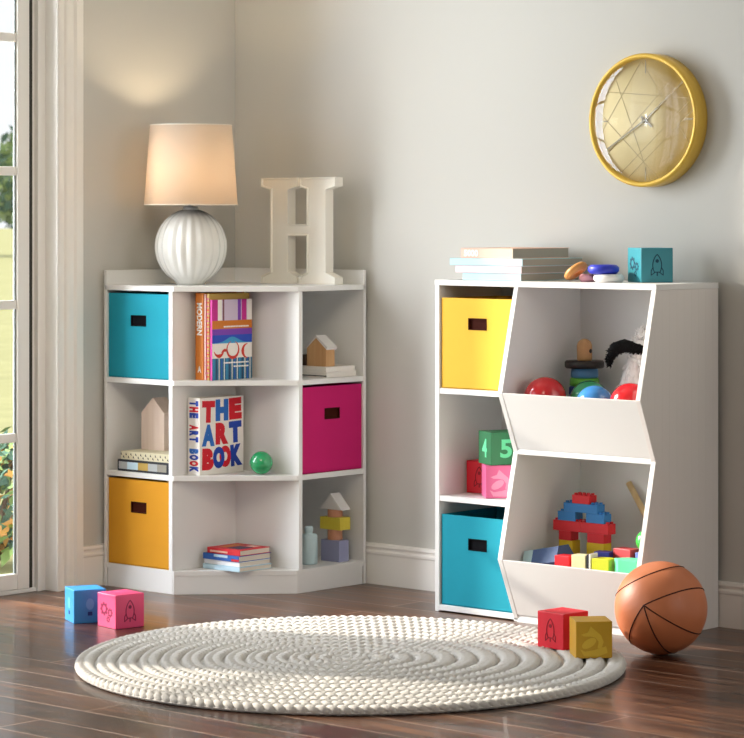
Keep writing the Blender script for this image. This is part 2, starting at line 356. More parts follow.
# ================================================================== OUTDOORS
g = MB(); g.box((-140, -60, -.16), (-.12, 140, -.06)); o = struct(g.build('ground_outside', 'lawn'))
def foliage(cx, cy, cz, rx, rz_, n, leaf, name, mats, parent):
    g = MB()
    for i in range(n):
        a = random.uniform(0, 2 * PI); t = random.uniform(-1, 1); q = random.uniform(.45, 1) ** .5 * random.uniform(.8, 1.1)
        rr = math.sqrt(1 - t * t) * q
        p = Vector((cx + rx * rr * math.cos(a), cy + rx * rr * math.sin(a), cz + rz_ * t * q))
        u = Vector((random.gauss(0, 1), random.gauss(0, 1), random.gauss(0, 1))).normalized(); w = u.orthogonal().normalized()
        s_ = leaf * random.uniform(.6, 1.3)
        g.add([p - u * s_, p - w * s_ * .45, p + u * s_, p + w * s_ * .45], [(0, 1, 2, 3)], random.randrange(len(mats)))
    return g.build(name, mats, parent)
def bush(x, y, h, r, label, mats, n=1500, leaf=.03):
    t = thing('garden_bush', label, 'bush', (x, y, -.06), group=None)
    foliage(0, 0, h * .55, r, h * .45, n, leaf, 'foliage', mats, t)
    g = MB()
    for k in range(6):
        a = k * 1.05; g.tube([(0, 0, 0), (r * .3 * math.cos(a), r * .3 * math.sin(a), h * .4), (r * .6 * math.cos(a), r * .6 * math.sin(a), h * .75)], [.012, .009, .004], 6)
    g.build('stem', 'bark', t)
bush(-.86, -.24, .44, .36, 'low green and rust-orange bush right outside the window glass', ['leaf2', 'leaf3', 'leaf2', 'leaf1'], 1700, .03)
def tree(x, y, h, label, mats):
    t = thing('garden_tree', label, 'tree', (x, y, -.06))
    g = MB(); g.tube([(0, 0, 0), (.1, 0, h * .3), (0, .1, h * .7)], [h * .04, h * .03, h * .01], 10)
    for k in range(5): g.tube([(0, 0, h * .3), (h * .2 * math.cos(k * 1.3), h * .2 * math.sin(k * 1.3), h * .6)], [h * .015, h * .005], 6)
    g.build('trunk', 'bark', t); foliage(0, 0, h * .52, h * .42, h * .48, 5200, h * .042, 'crown', mats, t)
tree(-47.2, 40.8, 3.7, 'leafy garden tree nearest the frame edge, seen through the upper panes', ['leaf1', 'leaf4', 'leaf2'])
tree(-51.5, 38.2, 3.3, 'lower pale green tree to the left of the taller garden tree', ['leaf4', 'leaf1'])

# ================================================================== CORNER CABINET
CD = .295; SP = .0115
G, L, CW, HC, LIP, TH = .0180, .557, .307, .8726, .042, .015
PENT = [(G, -G), (L, -G), (L, -CW), (CW, -L), (G, -L)]
def pent(i):  # inset of the pentagon front by i
    return [(G + TH * .2, -G - TH * .2), (L - i, -G - TH * .2), (L - i, -CW - i * .4), (CW + i * .4, -L + i), (G + TH * .2, -L + i)]
cc = thing('corner_cabinet', 'white nine-cubby corner cabinet with fabric bins standing in the room corner', 'cabinet', (0, 0, 0))
g = MB(); g.box((G, -L, 0), (G + SP, -G, HC + LIP)); g.build('side_panel', 'white', cc, bevel=.0012)
g = MB(); g.box((G, -G - SP, 0), (L, -G, HC + LIP)); g.build('side_panel', 'white', cc, bevel=.0012)
g = MB(); g.box((CD - TH / 2, -L + .0008, .002), (CD + TH / 2, -G - TH, HC - TH)); g.build('divider', 'white', cc, bevel=.0012)
g = MB(); g.box((G + TH, -CD - TH / 2, .002), (L - .0008, -CD + TH / 2, HC - TH)); g.build('divider', 'white', cc, bevel=.0012)
g = MB(); g.prism(pent(0), HC - TH, HC); g.build('top_panel', 'white', cc, bevel=.0012)
for z in (.067, .336, .606):
    g = MB(); g.prism(pent(.0015), z - TH, z); g.build('shelf', 'white', cc, bevel=.001)
g = MB(); k_ = [(G + TH, -L + .002), (CW, -L + .002), (L - .002, -CW), (L - .002, -G - TH)]
kin = [(L - .016, -G - TH), (L - .016, -CW - .006), (CW - .006, -L + .016), (G + TH, -L + .016)]
g.prism(k_ + kin, 0, .053); g.build('kick_board', 'white', cc, bevel=.001)

def bin_(name, label, loc, rz, w, d, h, fab, grip_shade, slot=(.064, .032), zc=None):
    """open fabric cube; front face towards local -y, hand slot cut through the front"""
    t = thing(name, label, 'storage bin', loc, rz, None)
    th = .004; sw, sh = slot; zc = zc or h * .68
    g = MB()
    g.box((-w / 2, 0, 0), (w / 2, d, th)); g.box((-w / 2, d - th, th), (w / 2, d, h)); g.box((-w / 2, th, th), (-w / 2 + th, d - th, h)); g.box((w / 2 - th, th, th), (w / 2, d - th, h))
    g.build('bin_body', fab, t, bevel=.0012)
    # front panel with a hole
    o_ = [(-w / 2, 0), (w / 2, 0), (w / 2, h), (-w / 2, h)]; i_ = [(-sw / 2, zc - sh / 2), (sw / 2, zc - sh / 2), (sw / 2, zc + sh / 2), (-sw / 2, zc + sh / 2)]
    vs = [(x, y, z) for y in (0, th) for x, z in o_ + i_]; fs = []
    for k in range(4):
        k2 = (k + 1) % 4
        fs += [(k, k2, k2 + 4, k + 4), (k + 8, k + 12, k2 + 12, k2 + 8), (k, k + 8, k2 + 8, k2), (k + 4, k2 + 4, k2 + 12, k + 12)]
    g = MB(); g.add(vs, fs); g.build('front_panel', fab, t)
    g = MB()
    for a, b_ in (((-sw / 2, zc - sh / 2 - .0), (sw / 2, zc - sh / 2 + .003)), ((-sw / 2, zc + sh / 2 - .003), (sw / 2, zc + sh / 2)), ((-sw / 2, zc - sh / 2), (-sw / 2 + .003, zc + sh / 2)), ((sw / 2 - .003, zc - sh / 2), (sw / 2, zc + sh / 2))):
        g.box((a[0], -.001, a[1]), (b_[0], .006, b_[1]))
    hb = g.build('hand_slot', grip_shade, t)
    g = MB(); g.box((-sw / 2 - .01, .0045, zc - sh / 2 - .01), (sw / 2 + .01, .006, zc + sh / 2 + .01)); g.build('slot_shade', grip_shade, t)  # dark sheet behind the slot, painted shade of the bin interior
    return t
BX = (G + SP + CD - TH / 2) / 2; BWD = CD - TH / 2 - G - SP - .005
bin_('storage_bin', 'teal fabric bin in the top left cubby of the corner cabinet', (BX - .001, -L + .006, .6065), 0, BWD - .002, .235, .243, 'teal_fabric', 'dark_grip_shade', zc=.165)
bin_('storage_bin', 'amber yellow fabric bin in the bottom left cubby of the corner cabinet', (BX, -L + .006, .0675), 0, BWD, .235, .247, 'yellow_fabric', 'brown_grip_shade', zc=.168)
bin_('storage_bin', 'magenta pink fabric bin in the right cubby of the corner cabinet', (L - .006, -BX, .3365), PI / 2, BWD, .235, .247, 'pink_fabric', 'brown_grip_shade', zc=.168)

# ================================================================== RIGHT CABINET
X0, X1, YF, YB, H1 = 1.058, 1.796, -.295, -.020, .90
XD = 1.3405
rc = thing('toy_cabinet', 'white toy organiser cabinet with two open slanted bins, standing against the back wall', 'cabinet', (0, 0, 0))
ZZ = [(YB, 0), (YF, 0), (YF, .008), (-.363, .170), (-.297, .450), (-.363, .608), (YF, H1), (YB, H1)]
g = MB(); g.box((X0, YF, 0), (X0 + TH, YB, H1 - TH)); g.build('side_panel', 'white', rc, bevel=.0012)
g = MB(); g.prism([(y, min(z, H1 - TH)) for y, z in ZZ], X1 - TH, X1, 0); g.build('side_panel', 'bead', rc, bevel=.0012)
g = MB(); g.prism([(y, min(z, H1 - TH)) for y, z in ZZ], XD - TH / 2, XD + TH / 2, 0); g.build('divider', 'white', rc, bevel=.0012)
g = MB(); g.box((X0 - .001, YF - .001, H1 - TH), (X1 + .001, YB, H1)); g.build('top_panel', 'white', rc, bevel=.0012)
g = MB(); g.box((X0 + TH, YF, .004), (X1 - TH, YB, .019)); g.build('bottom_panel', 'white', rc, bevel=.001)
g = MB(); g.box((X0 + TH, YB - .006, .019), (X1 - TH, YB, H1 - TH)); g.build('back_panel', 'white', rc)
for z in (.315, .606):
    g = MB(); g.box((X0 + TH, YF + .001, z - TH), (XD - TH / 2, YB - .006, z)); g.build('shelf', 'white', rc, bevel=.001)
g = MB(); g.box((XD + TH / 2, -.2975, .443), (X1 - TH, YB - .006, .457)); g.build('shelf', 'white', rc, bevel=.001)
def lip(zt, zb, yt, yb):
    d = Vector((yt - yb, zt - zb)).normalized(); n_ = Vector((d.y, -d.x)) * .012
    g = MB(); g.prism([(yb, zb), (yt, zt), (yt + n_.x, zt), (yb + n_.x, zb)], XD + TH / 2 - .0004, X1 - TH + .0004, 0); g.build('bin_front', 'white', rc, bevel=.0015)
lip(.608, .457, -.3625, -.298); lip(.170, .019, -.3625, -.299)
for z in (.535, .10):
    yy = -.298 - (.0645) * ((z - (.457 if z > .4 else .019)) / .151) + .013
    g = MB(); g.box((XD + TH / 2, yy, z - .008), (X1 - TH, YB - .006, z)); g.build('bin_floor', 'white', rc)
g = MB(); g.box((XD + TH / 2, -.30, .0), (X1 - TH, -.285, .004)); g.build('foot_rail', 'white', rc)
BW2 = XD - TH / 2 - X0 - TH; BC = (XD - TH / 2 + X0 + TH) / 2
bin_('storage_bin', 'sunlit yellow fabric bin in the top cubby of the toy organiser cabinet', (BC, YF + .006, .6065), 0, BW2 - .008, .235, .245, 'yellow_fabric_sunlit', 'brown_grip_shade', zc=.176)
bin_('storage_bin', 'teal fabric bin in the lowest cubby of the toy organiser cabinet', (BC, YF + .006, .0195), 0, BW2 - .008, .235, .245, 'teal_fabric', 'dark_grip_shade', zc=.17)

# ================================================================== RUG
RC = Vector((1.48, -1.098)); RR = .663
g = MB()
g.lathe([(1e-4, .002), (RR - .012, .002), (RR - .008, .006), (RR - .012, .010), (1e-4, .010)], 96, T=Matrix.Translation((RC.x, RC.y, 0)), smooth=False)
NR = 13; RWD = (RR - .004) / NR
for i in range(NR):
    r = RWD * (i + .5); per = 2 * PI * r; cyc = max(3, round(per / .070)); pts_n = max(18, cyc * 11)
    for k in range(3):
        pts = []; ph = 2 * PI * k / 3
        for j in range(pts_n):
            a = 2 * PI * j / pts_n; t = cyc * a + ph + i
            rr = r + RWD * .285 * math.sin(t); z = .0112 + .0036 * math.sin(2 * t)
            pts.append((RC.x + rr * math.cos(a), RC.y + rr * math.sin(a), z))
        g.tube(pts, RWD * .178, 8, closed=True)
rug = g.build('round_rug', 'rug'); tag(rug, 'round braided cream rug lying on the dark wood floor', 'rug')
RZ = .0205

# ================================================================== BASKETBALL
BR = .1135; bc = Vector((1.935, -.468, BR))
Fv = Vector((-math.sin(.7313), math.cos(.7313), 0)); Rv = Vector((math.cos(.7313), math.sin(.7313), 0)); Uv = Vector((0, 0, 1))
cr = (Rv * -.46 + Uv * .18 - Fv * .87).normalized()
ed = (Rv * math.cos(math.radians(-30)) + Uv * math.sin(math.radians(-30))); ed = (ed - cr * ed.dot(cr)).normalized()
md_ = cr.cross(ed)
bt = thing('basketball', 'orange basketball with dark seams on the wood floor in front of the toy cabinet', 'ball', bc)
g = MB(); g.sphere((0, 0, 0), BR, 64, 40); g.build('ball_body', 'leather', bt)
g = MB()
def seam(fn, n=120): g.tube([fn(2 * PI * k / n) * (BR - .0002) for k in range(n)], .0017, 6, closed=True)
def toward(deg):
    d = Rv * math.cos(math.radians(deg)) + Uv * math.sin(math.radians(deg)); return (d - cr * d.dot(cr)).normalized()
def arc_(td, a0, a1, n=60): g.tube([(cr * math.cos(a0 + (a1 - a0) * k / n) + td * math.sin(a0 + (a1 - a0) * k / n)) * (BR - .0002) for k in range(n + 1)], .0017, 6)
for deg in (22, -31, -70, -128): arc_(toward(deg), 0, PI)
tA = toward(22); nA = cr.cross(tA)
if nA.z < 0: nA = -nA
seam(lambda t: nA * .60 + (cr * math.cos(t) + tA * math.sin(t)) * .80)
g.build('seam', 'seam', bt)

# ================================================================== TOY BLOCKS with emblems
BS = .088
def rocket(g, mi=0, s=1.0):
    def P(pts, w):
        for i in range(len(pts) - 1):
            a = Vector(pts[i]); b_ = Vector(pts[i + 1]); d = (b_ - a).normalized(); n_ = Vector((-d.y, d.x)) * w / 2
            a -= d * w * .3; b_ += d * w * .3
            g.prism([tuple((a + n_) * s), tuple((b_ + n_) * s), tuple((b_ - n_) * s), tuple((a - n_) * s)], 0, .0005, 2, mi)
    hull = []
    for k in range(17):
        t = k / 16; y = -.018 + .046 * t; w = .0125 * (math.sin(PI * (.18 + .82 * t)) ** .75 if t < 1 else 0); hull.append((w, y))
    P(hull, .0022); P([(-x, y) for x, y in hull], .0022); P([(-hull[0][0], -.018), (hull[0][0], -.018)], .0022)
    P([(.012, -.006), (.017, -.014), (.017, -.026), (.007, -.019)], .0022); P([(-.012, -.006), (-.017, -.014), (-.017, -.026), (-.007, -.019)], .0022)
    P([(0, -.018), (0, -.027)], .003)
    g.prism([(.0048 * s * math.cos(k * PI / 8), (.011 + .0048 * math.sin(k * PI / 8)) * s) for k in range(16)], 0, .0005, 2, mi)
def gear(g, cx, cy, r, teeth, mi=0):
    n = teeth * 4; outer = []; inner = []
    for k in range(n):
        a = 2 * PI * k / n; rr = r * (1.0 if k % 4 in (0, 1) else .76); outer.append((cx + rr * math.cos(a), cy + rr * math.sin(a))); inner.append((cx + r * .48 * math.cos(a), cy + r * .48 * math.sin(a)))
    for k in range(n):
        k2 = (k + 1) % n; g.prism([outer[k], outer[k2], inner[k2], inner[k]], 0, .0005, 2, mi)
def gears(g, mi=0): gear(g, -.012, .004, .018, 8, mi); gear(g, .017, -.004, .012, 8, mi); gear(g, .008, -.022, .008, 7, mi)
def swirl(g, mi=0):
    def blob(pts): g.prism([((x - .006) * 1.2, y * 1.1) for x, y in pts], 0, .0005, 2, mi)
    # coiled animal-like relief: head on a curled neck above a tail
    blob([(-.020, .012), (-.006, .017), (-.001, .030), (.008, .021), (.020, .010), (.025, -.004), (.021, -.018), (.013, -.018), (.015, -.004), (.009, .005), (-.002, .008), (-.014, .008)])
    blob([(-.004 + .014 * math.cos(a / 10 * PI) + .003 * math.sin(a / 10 * PI), -.007 + .011 * math.sin(a / 10 * PI) + .004 * math.cos(a / 10 * PI)) for a in range(20)])
    blob([(-.022, -.020), (-.012, -.025), (.006, -.022), (.030, -.014), (.033, -.028), (.014, -.036), (-.014, -.035)])
def bulbmark(g, mi=0):
    g.prism([(.011 * math.cos(k * PI / 10), .006 + .015 * math.sin(k * PI / 10)) for k in range(20)], 0, .0005, 2, mi)
    g.prism([(-.006, -.024), (.006, -.024), (.006, -.014), (-.006, -.014)], 0, .0005, 2, mi + 1)
def block(E, psi, z, color, label, left=None, right=None, s=BS, group=None):
    psi = math.radians(psi); xa = Vector((math.cos(psi), math.sin(psi))); ya = Vector((-math.sin(psi), math.cos(psi)))
    c = Vector(E) + (xa + ya) * s / 2
    t = thing('toy_block', label, 'toy block', (c.x, c.y, z), psi, group)
    g = MB(); g.box((-s / 2, -s / 2, 0), (s / 2, s / 2, s)); g.build('block_body', color, t, bevel=.0018)
    for face, spec in (('L', left), ('R', right)):
        if not spec: continue
        Fm = frame_mat((0, -s / 2 - .0001, s / 2), (1, 0, 0), (0, 0, 1)) if face == 'R' else frame_mat((-s / 2 - .0001, 0, s / 2), (0, -1, 0), (0, 0, 1))
        kind, mats = spec
        if kind in ('4', '5'):
            me = fitted_text(kind, .034, .05, mats, 'numeral', bold=.0022, depth=.0004); link_mesh(me, 'numeral', t, Fm); continue
        g = MB(); dict(rocket=rocket, gears=gears, swirl=swirl, bulb=bulbmark)[kind](g)
        o = g.build({'rocket': 'rocket_emblem', 'gears': 'gear_emblem', 'swirl': 'animal_emblem', 'bulb': 'bulb_emblem'}[kind], mats, t); o.matrix_local = Fm
    return t
for k, c in dict(ink_pink='#8a1c48', ink_red='#8f1020', ink_teal='#0f3f55', ink_gold='#dab53c', ink_blue='#5fb0e8', ink_navy='#153c7c', ink_green='#6fe0a4', ink_lp='#f29fc0').items():
    M[k] = mat(k, c, .5, .3)
block((.655, -1.098), 80, .0, 'pinkfloor', 'pink toy block with gears and rocket on the wood floor left of the rug', ('gears', 'ink_pink'), ('rocket', 'ink_pink'))
block((.503, -1.107), 64, .0, 'blueblk', 'blue toy block on the wood floor behind the pink gear block', ('bulb', ['ink_blue', 'ink_navy']), ('bulb', ['ink_blue', 'ink_navy']))
block((1.804, -.688), 84, RZ, 'redblk', 'red rocket block at the rug edge near the basketball', ('rocket', 'ink_red'), None)
block((1.899, -.762), 47.8, RZ, 'yelblk', 'mustard yellow block with animal relief at the rug edge beside the basketball', None, ('swirl', 'ink_gold'))
block((1.672, -.19), 59.4, H1 + .0005, 'teal', 'teal rocket and gear block on top of the toy organiser cabinet', ('gears', 'ink_teal'), ('rocket', 'ink_teal'), .090)
block((1.0815, -.190), 3, .3155, 'redblk', 'dark red rocket block in the middle cubby under the green number block', None, ('rocket', 'ink_red'))
block((1.222, -.277), 47, .3155, 'pink', 'light pink animal block in the middle cubby directly under the green number block', None, ('swirl', 'ink_lp'))
block((1.234, -.27), 62, .404, 'greenblk', 'green block numbered 4 and 5 on top of two blocks in the middle cubby', ('4', 'ink_green'), ('5', 'ink_green'))

# ================================================================== LAMP
lt = thing('table_lamp', 'lit table lamp with ribbed white ball base and cream drum shade on the corner cabinet', 'lamp', (.197, -.38, HC + .0005))
n_ = 26; prof = []
for i in range(n_ + 1):
    a = -PI / 2 + PI * i / n_; r = .106 * math.cos(a); z = .110 + .110 * math.sin(a)
    if r > .040 or z > .110: prof.append((max(r, .022), z))
prof = [(.040, .0)] + [p for p in prof if p[1] > .003 and p[1] < .217]
def ribs(a, z):
    w = math.sin(a * 11 + .6); k_ = max(0, 1 - abs((z - .110) / .110) ** 4); return 1 - .045 * k_ * (1 - abs(w)) ** .6 * 1.0
g = MB(); g.lathe(prof, 264, rf=lambda a, z: ribs(a, z)); g.build('lamp_base', 'ceramic', lt)
g = MB(); g.lathe([(.022, .212), (.0225, .214), (.0225, .223), (.018, .226), (.006, .228), (.006, .300), (1e-4, .300)], 32); g.build('neck', 'ceramic', lt)
g = MB(); g.lathe([(.010, .292), (.028, .322), (.034, .347), (.028, .374), (1e-4, .386)], 24); bo = g.build('bulb', 'bulb', lt)
g = MB(); z0, z1, rb, rt = .232, .463, .136, .119
g.lathe([(rb, z0), (rt, z1), (rt - .0012, z1), (rb - .0012, z0)], 72); g.add([], [])
sh = g.build('lamp_shade', 'shade', lt)
g = MB()
for r_, z_ in ((rb, z0), (rt, z1)):
    g = MB(); g.tube([((r_ - .0006) * math.cos(k * PI / 36), (r_ - .0006) * math.sin(k * PI / 36), z_) for k in range(72)], .0016, 6, closed=True); g.build('shade_rim', 'letterwhite', sh)
g = MB()
for k in range(3):
    a = k * 2 * PI / 3; g.tube([(0, 0, .30), ((rt - .004) * math.cos(a), (rt - .004) * math.sin(a), z1 - .012)], .0015, 6)
g.build('shade_spider', 'chrome', lt)

# ================================================================== LETTER H
def letter_h():
    x = lambda px: .232 + (px - 262) / 264.0; z = lambda py: (282 - py) / 343.0
    left = [(262, 282), (301.5, 282), (301.5, 274), (292, 270), (292, 233.5), (311, 233.5)]
    # outline as one polygon, clockwise in pixel-like design units
    P = [(262, 282), (301, 282), (301, 275), (291, 270), (291, 233.5), (311, 233.5), (311, 270), (303, 275), (303, 282), (341, 282), (341, 275), (331, 270), (331, 187), (341, 184), (341, 175), (303, 175), (303, 184), (311, 187),
         (311, 222), (291, 222), (291, 187), (301, 184), (301, 175), (262, 175), (262, 184), (272, 187), (272, 270), (262, 275)]
    bm = bmesh.new(); vs = [bm.verts.new((x(a) - x(301.5), 0, z(b_))) for a, b_ in P]; f = bm.faces.new(vs)
    r = bmesh.ops.extrude_face_region(bm, geom=[f]); nv = [e for e in r['geom'] if isinstance(e, bmesh.types.BMVert)]
    bmesh.ops.translate(bm, verts=nv, vec=(0, .034, 0)); bmesh.ops.recalc_face_normals(bm, faces=bm.faces)
    fr = [f_ for f_ in bm.faces if f_.normal.y < -.9]
    bmesh.ops.inset_region(bm, faces=fr, thickness=.0045, depth=0)
    bmesh.ops.inset_region(bm, faces=[f_ for f_ in bm.faces if f_.normal.y < -.9 and len(f_.verts) > 6], thickness=.0012, depth=-.006)
    me = bpy.data.meshes.new('letter'); bm.to_mesh(me); bm.free(); me.materials.append(M['letterwhite'])
    o = bpy.data.objects.new('decorative_letter', me); COL.objects.link(o); o.location = (x(301.5) + .0, -.125, HC + .0005)
    tag(o, 'tall white slab-serif letter H standing on the corner cabinet', 'decorative letter')
letter_h()

# ================================================================== CLOCK
CX_ = 1.573
ct = thing('wall_clock', 'round gold-rimmed wall clock with cream face hanging on the back wall', 'clock', (CX_, -.001, 1.328))
ct.rotation_euler = (PI / 2, 0, 0)       # local z -> -y (out of the wall)
R_ = .178; D_ = .052
g = MB(); g.lathe([(1e-4, 0), (R_ - .004, 0), (R_, .004), (R_, D_ - .006), (R_ - .003, D_), (R_ - .008, D_ + .001), (R_ - .0125, D_ - .002), (R_ - .0135, D_ - .020), (1e-4, D_ - .020)], 96); g.build('clock_rim', 'gold', ct)
g = MB(); g.lathe([(1e-4, D_ - .0195), (R_ - .0136, D_ - .0195), (R_ - .0136, D_ - .0185), (1e-4, D_ - .0185)], 96); face = g.build('clock_face', 'clockface', ct)
g = MB(); zf = D_ - .0184
def ln(x0, y0, x1, y1, w, z, gg, hgt=.0004):
    a = Vector((x0, y0)); b_ = Vector((x1, y1)); d = (b_ - a).normalized(); n2 = Vector((-d.y, d.x)) * w / 2
    gg.prism([tuple(a + n2), tuple(b_ + n2), tuple(b_ - n2), tuple(a - n2)], z, z + hgt)
rf_ = .160
for a0, a1 in ((95, 195), (95, 335), (150, 20), (215, 50), (250, 10), (130, 275), (300, 60), (170, 285), (20, 240)):
    ln(rf_ * math.cos(math.radians(a0)), rf_ * math.sin(math.radians(a0)), rf_ * math.cos(math.radians(a1)), rf_ * math.sin(math.radians(a1)), .0022, zf, g)
g.build('line_pattern', 'clockline', face)
for k in (0, 3, 6, 9):
    a = PI / 2 * (k / 3); g = MB(); ln((rf_ - .035) * math.cos(a), (rf_ - .035) * math.sin(a), rf_ * math.cos(a), rf_ * math.sin(a), .003, zf + .0004, g); g.build('hour_mark', 'silver', face)
g = MB(); ln(.022, -.018, -.012, .010, .006, zf + .003, g, .001); ln(-.012 + .012, .0, .128, .103, .0045, zf + .003, g, .001); g.build('minute_hand', 'silver', ct)
g = MB(); ln(.01, .006, -.128, -.078, .004, zf + .0045, g, .001); g.build('hour_hand', 'silver', ct)
g = MB(); g.lathe([(1e-4, zf), (.007, zf), (.007, zf + .008), (1e-4, zf + .009)], 24); g.build('centre_cap', 'silver', ct)
g = MB(); pr = [(R_ - .0128, D_ - .004)] + [((R_ - .0128) * math.cos(t * PI / 20), D_ - .004 + .012 * math.sin(t * PI / 20)) for t in range(1, 10)] + [(1e-4, D_ + .008)]
g.lathe(pr, 96); g.build('glass_cover', 'clockglass', ct)

# ================================================================== BOOKS
def book(w, l, t, cover, label, loc, rot, page='paper', name='book', group=None, ct_=.0015, spine_mat=None):
    """lying flat: spine on local x=0, w along x, l along y, t along z"""
    r = thing(name, label, 'book', loc, 0, group); r.rotation_euler = rot
    g = MB(); g.box((0, 0, 0), (w, l, ct_)); g.box((0, 0, t - ct_), (w, l, t)); g.box((0, 0, ct_), (ct_, l, t - ct_), 1 if spine_mat else 0)
    g.build('cover', [cover, spine_mat] if spine_mat else cover, r, bevel=.0005, seg=1)
    g = MB(); g.box((ct_, .002, ct_), (w - .003, l - .002, t - ct_)); g.build('pages', page, r)
    return r
C_ = lambda n, c: M.setdefault(n, mat(n, c, .5, .35)) and n
C_('c_orange', '#cf7a2a'); C_('c_cream', '#efe6d2'); C_('c_rose', '#c9607a'); C_('c_gold', '#b99a4c'); C_('c_magenta', '#c42b8c'); C_('c_violet', '#7a3fae'); C_('c_blue', '#2c4fc0')
C_('c_sky', '#3f9ccf'); C_('c_lilac', '#cbbcd2'); C_('c_red', '#d03a2c'); C_('c_white', '#eeeae4'); C_('c_stripe', '#2f6f93'); C_('c_navy', '#232a52'); C_('c_brown', '#7a4a58')
C_('a_red', '#d01428'); C_('a_blue', '#2268bf'); C_('a_dblue', '#1840a8'); C_('t_white', '#f2f0ec'); C_('c_peach', '#efc3ae'); C_('c_ltblue', '#bfe0e6'); C_('c_ltpink', '#f0dbe2'); C_('c_grey', '#908c82'); C_('c_dark', '#2c2f38'); C_('c_taupe', '#a8a297')
# --- standing books: spine faces -y, cover faces +x.  local x(width)->+y, local y(length)->+z, local z(thickness)->+x
def standing(w, l, t, cover, label, x, y, z, **k):
    r = book(w, l, t, cover, label, (0, 0, 0), (0, 0, 0), **k)
    r.matrix_world = Matrix(((0, 0, 1, x), (1, 0, 0, y), (0, 1, 0, z), (0, 0, 0, 1))); return r
def on_cover(w, l, t): return frame_mat((w / 2, l / 2, t + .0001), (1, 0, 0), (0, 1, 0))
ZT = .6065
b1 = standing(.165, .247, .033, 'c_orange', 'thick orange upright book with a white MODERN spine, leftmost in the centre cubby', .326, -.488, ZT)
sp = lambda l, t, at_, up=1: frame_mat((-.0001, l * at_, t / 2), (0, -1, 0), (0, 0, 1))   # text runs down the spine
link_mesh(fitted_text('MODERN', .092, .021, 't_white', 'spine_title', .001), 'spine_title', b1, sp(.247, .033, .70))
link_mesh(fitted_text('A', .014, .018, 't_white', 'spine_mark', .001), 'spine_mark', b1, frame_mat((-.0001, .03, .0165), (0, 0, 1), (0, 1, 0)))
b2 = standing(.162, .243, .009, 'c_rose', 'thin rose pink upright book beside the orange one in the centre cubby', .360, -.487, ZT)
g = MB(); g.box((-.0003, .0, .0028), (0, .243, .0058)); g.build('spine_stripe', 'c_cream', b2)
b3 = standing(.162, .245, .010, 'c_gold', 'gold and red patterned upright book behind the colourful striped one', .370, -.486, ZT)
g = MB()
for k in range(22): g.box((-.0003, .008 + k * .0105, .001), (0, .0125 + k * .0105, .009), k % 2)
g.build('spine_pattern', ['c_red', 'c_rose'], b3)
b4 = standing(.160, .228, .009, 'c_magenta', 'upright book with a striped and swirled multicolour cover facing out, front of its row', .381, -.484, ZT)
w, l, t = .160, .228, .009; g = MB()
pk = [0]
def patch(x0, x1, y0, y1, mi, lay=0): pk[0] += 1; g.box((x0 * w, y0 * l, t + .00005), (x1 * w, y1 * l, t + .00012 + pk[0] * .00002), mi)
pm = ['c_lilac', 'c_magenta', 'c_orange', 'c_violet', 'c_blue', 'c_sky', 'c_white', 'c_red', 'c_stripe', 'c_navy', 'c_brown', 'c_cream']
patch(.02, 1, .74, 1, 0); patch(.02, .14, .74, 1, 1); patch(.14, .24, .74, 1, 6); patch(.26, .30, .74, 1, 10); patch(.64, .72, .74, 1, 3, 1); patch(.74, .86, .74, 1, 1, 1); patch(.88, 1, .74, 1, 6, 1)
patch(0, 1, .635, .74, 2); patch(0, 1, .54, .635, 3); patch(0, 1, .46, .56, 4, 1); patch(0, 1, .27, .46, 6)
g.prism([(w * (k / 16), l * (.46 + (.07 if 0 else 0) + .075 * math.exp(-((k / 16 - .5) / .2) ** 2))) for k in range(17)] + [(w, l * .455), (0, l * .455)], t + .0005, t + .0008, 2, 5)
def arc(cx, cy, r, a0, a1, wd, mi):
    n = 14
    for k in range(n):
        q0 = math.radians(a0 + (a1 - a0) * k / n); q1 = math.radians(a0 + (a1 - a0) * (k + 1) / n); f0 = wd * (1 - abs(2 * k / n - 1)) + .0006; f1 = wd * (1 - abs(2 * (k + 1) / n - 1)) + .0006
        g.prism([(cx + (r + f0) * math.cos(q0), cy + (r + f0) * math.sin(q0)), (cx + (r + f1) * math.cos(q1), cy + (r + f1) * math.sin(q1)), (cx + (r - f1) * math.cos(q1), cy + (r - f1) * math.sin(q1)), (cx + (r - f0) * math.cos(q0), cy + (r - f0) * math.sin(q0))], t + .0004, t + .0009, 2, mi)
arc(.026, .088, .020, 200, 350, .005, 7); arc(.082, .086, .024, 110, 430, .004, 7); arc(.142, .080, .020, 90, 270, .005, 7); arc(.050, .068, .016, 30, 150, .004, 7)
patch(0, 1, 0, .27, 8)
for k in range(15): patch(.03 + k * .065, .03 + k * .065 + .02, 0, .27, [5, 9, 11, 4, 6][k % 5], 1)
g.build('cover_art', pm, b4)
# faint, illegible lines of small print
for x0_, x1_, y_ in ((.045, .150, .046), (.085, .150, .035), (.045, .150, .149)):
    xx = x0_; g = MB()
    while xx < x1_ - .004:
        g.box((xx, y_, t + .0009), (xx + .0055, y_ + .0042, t + .0012)); xx += .0068
    g.build('small_print', 't_white', b4)
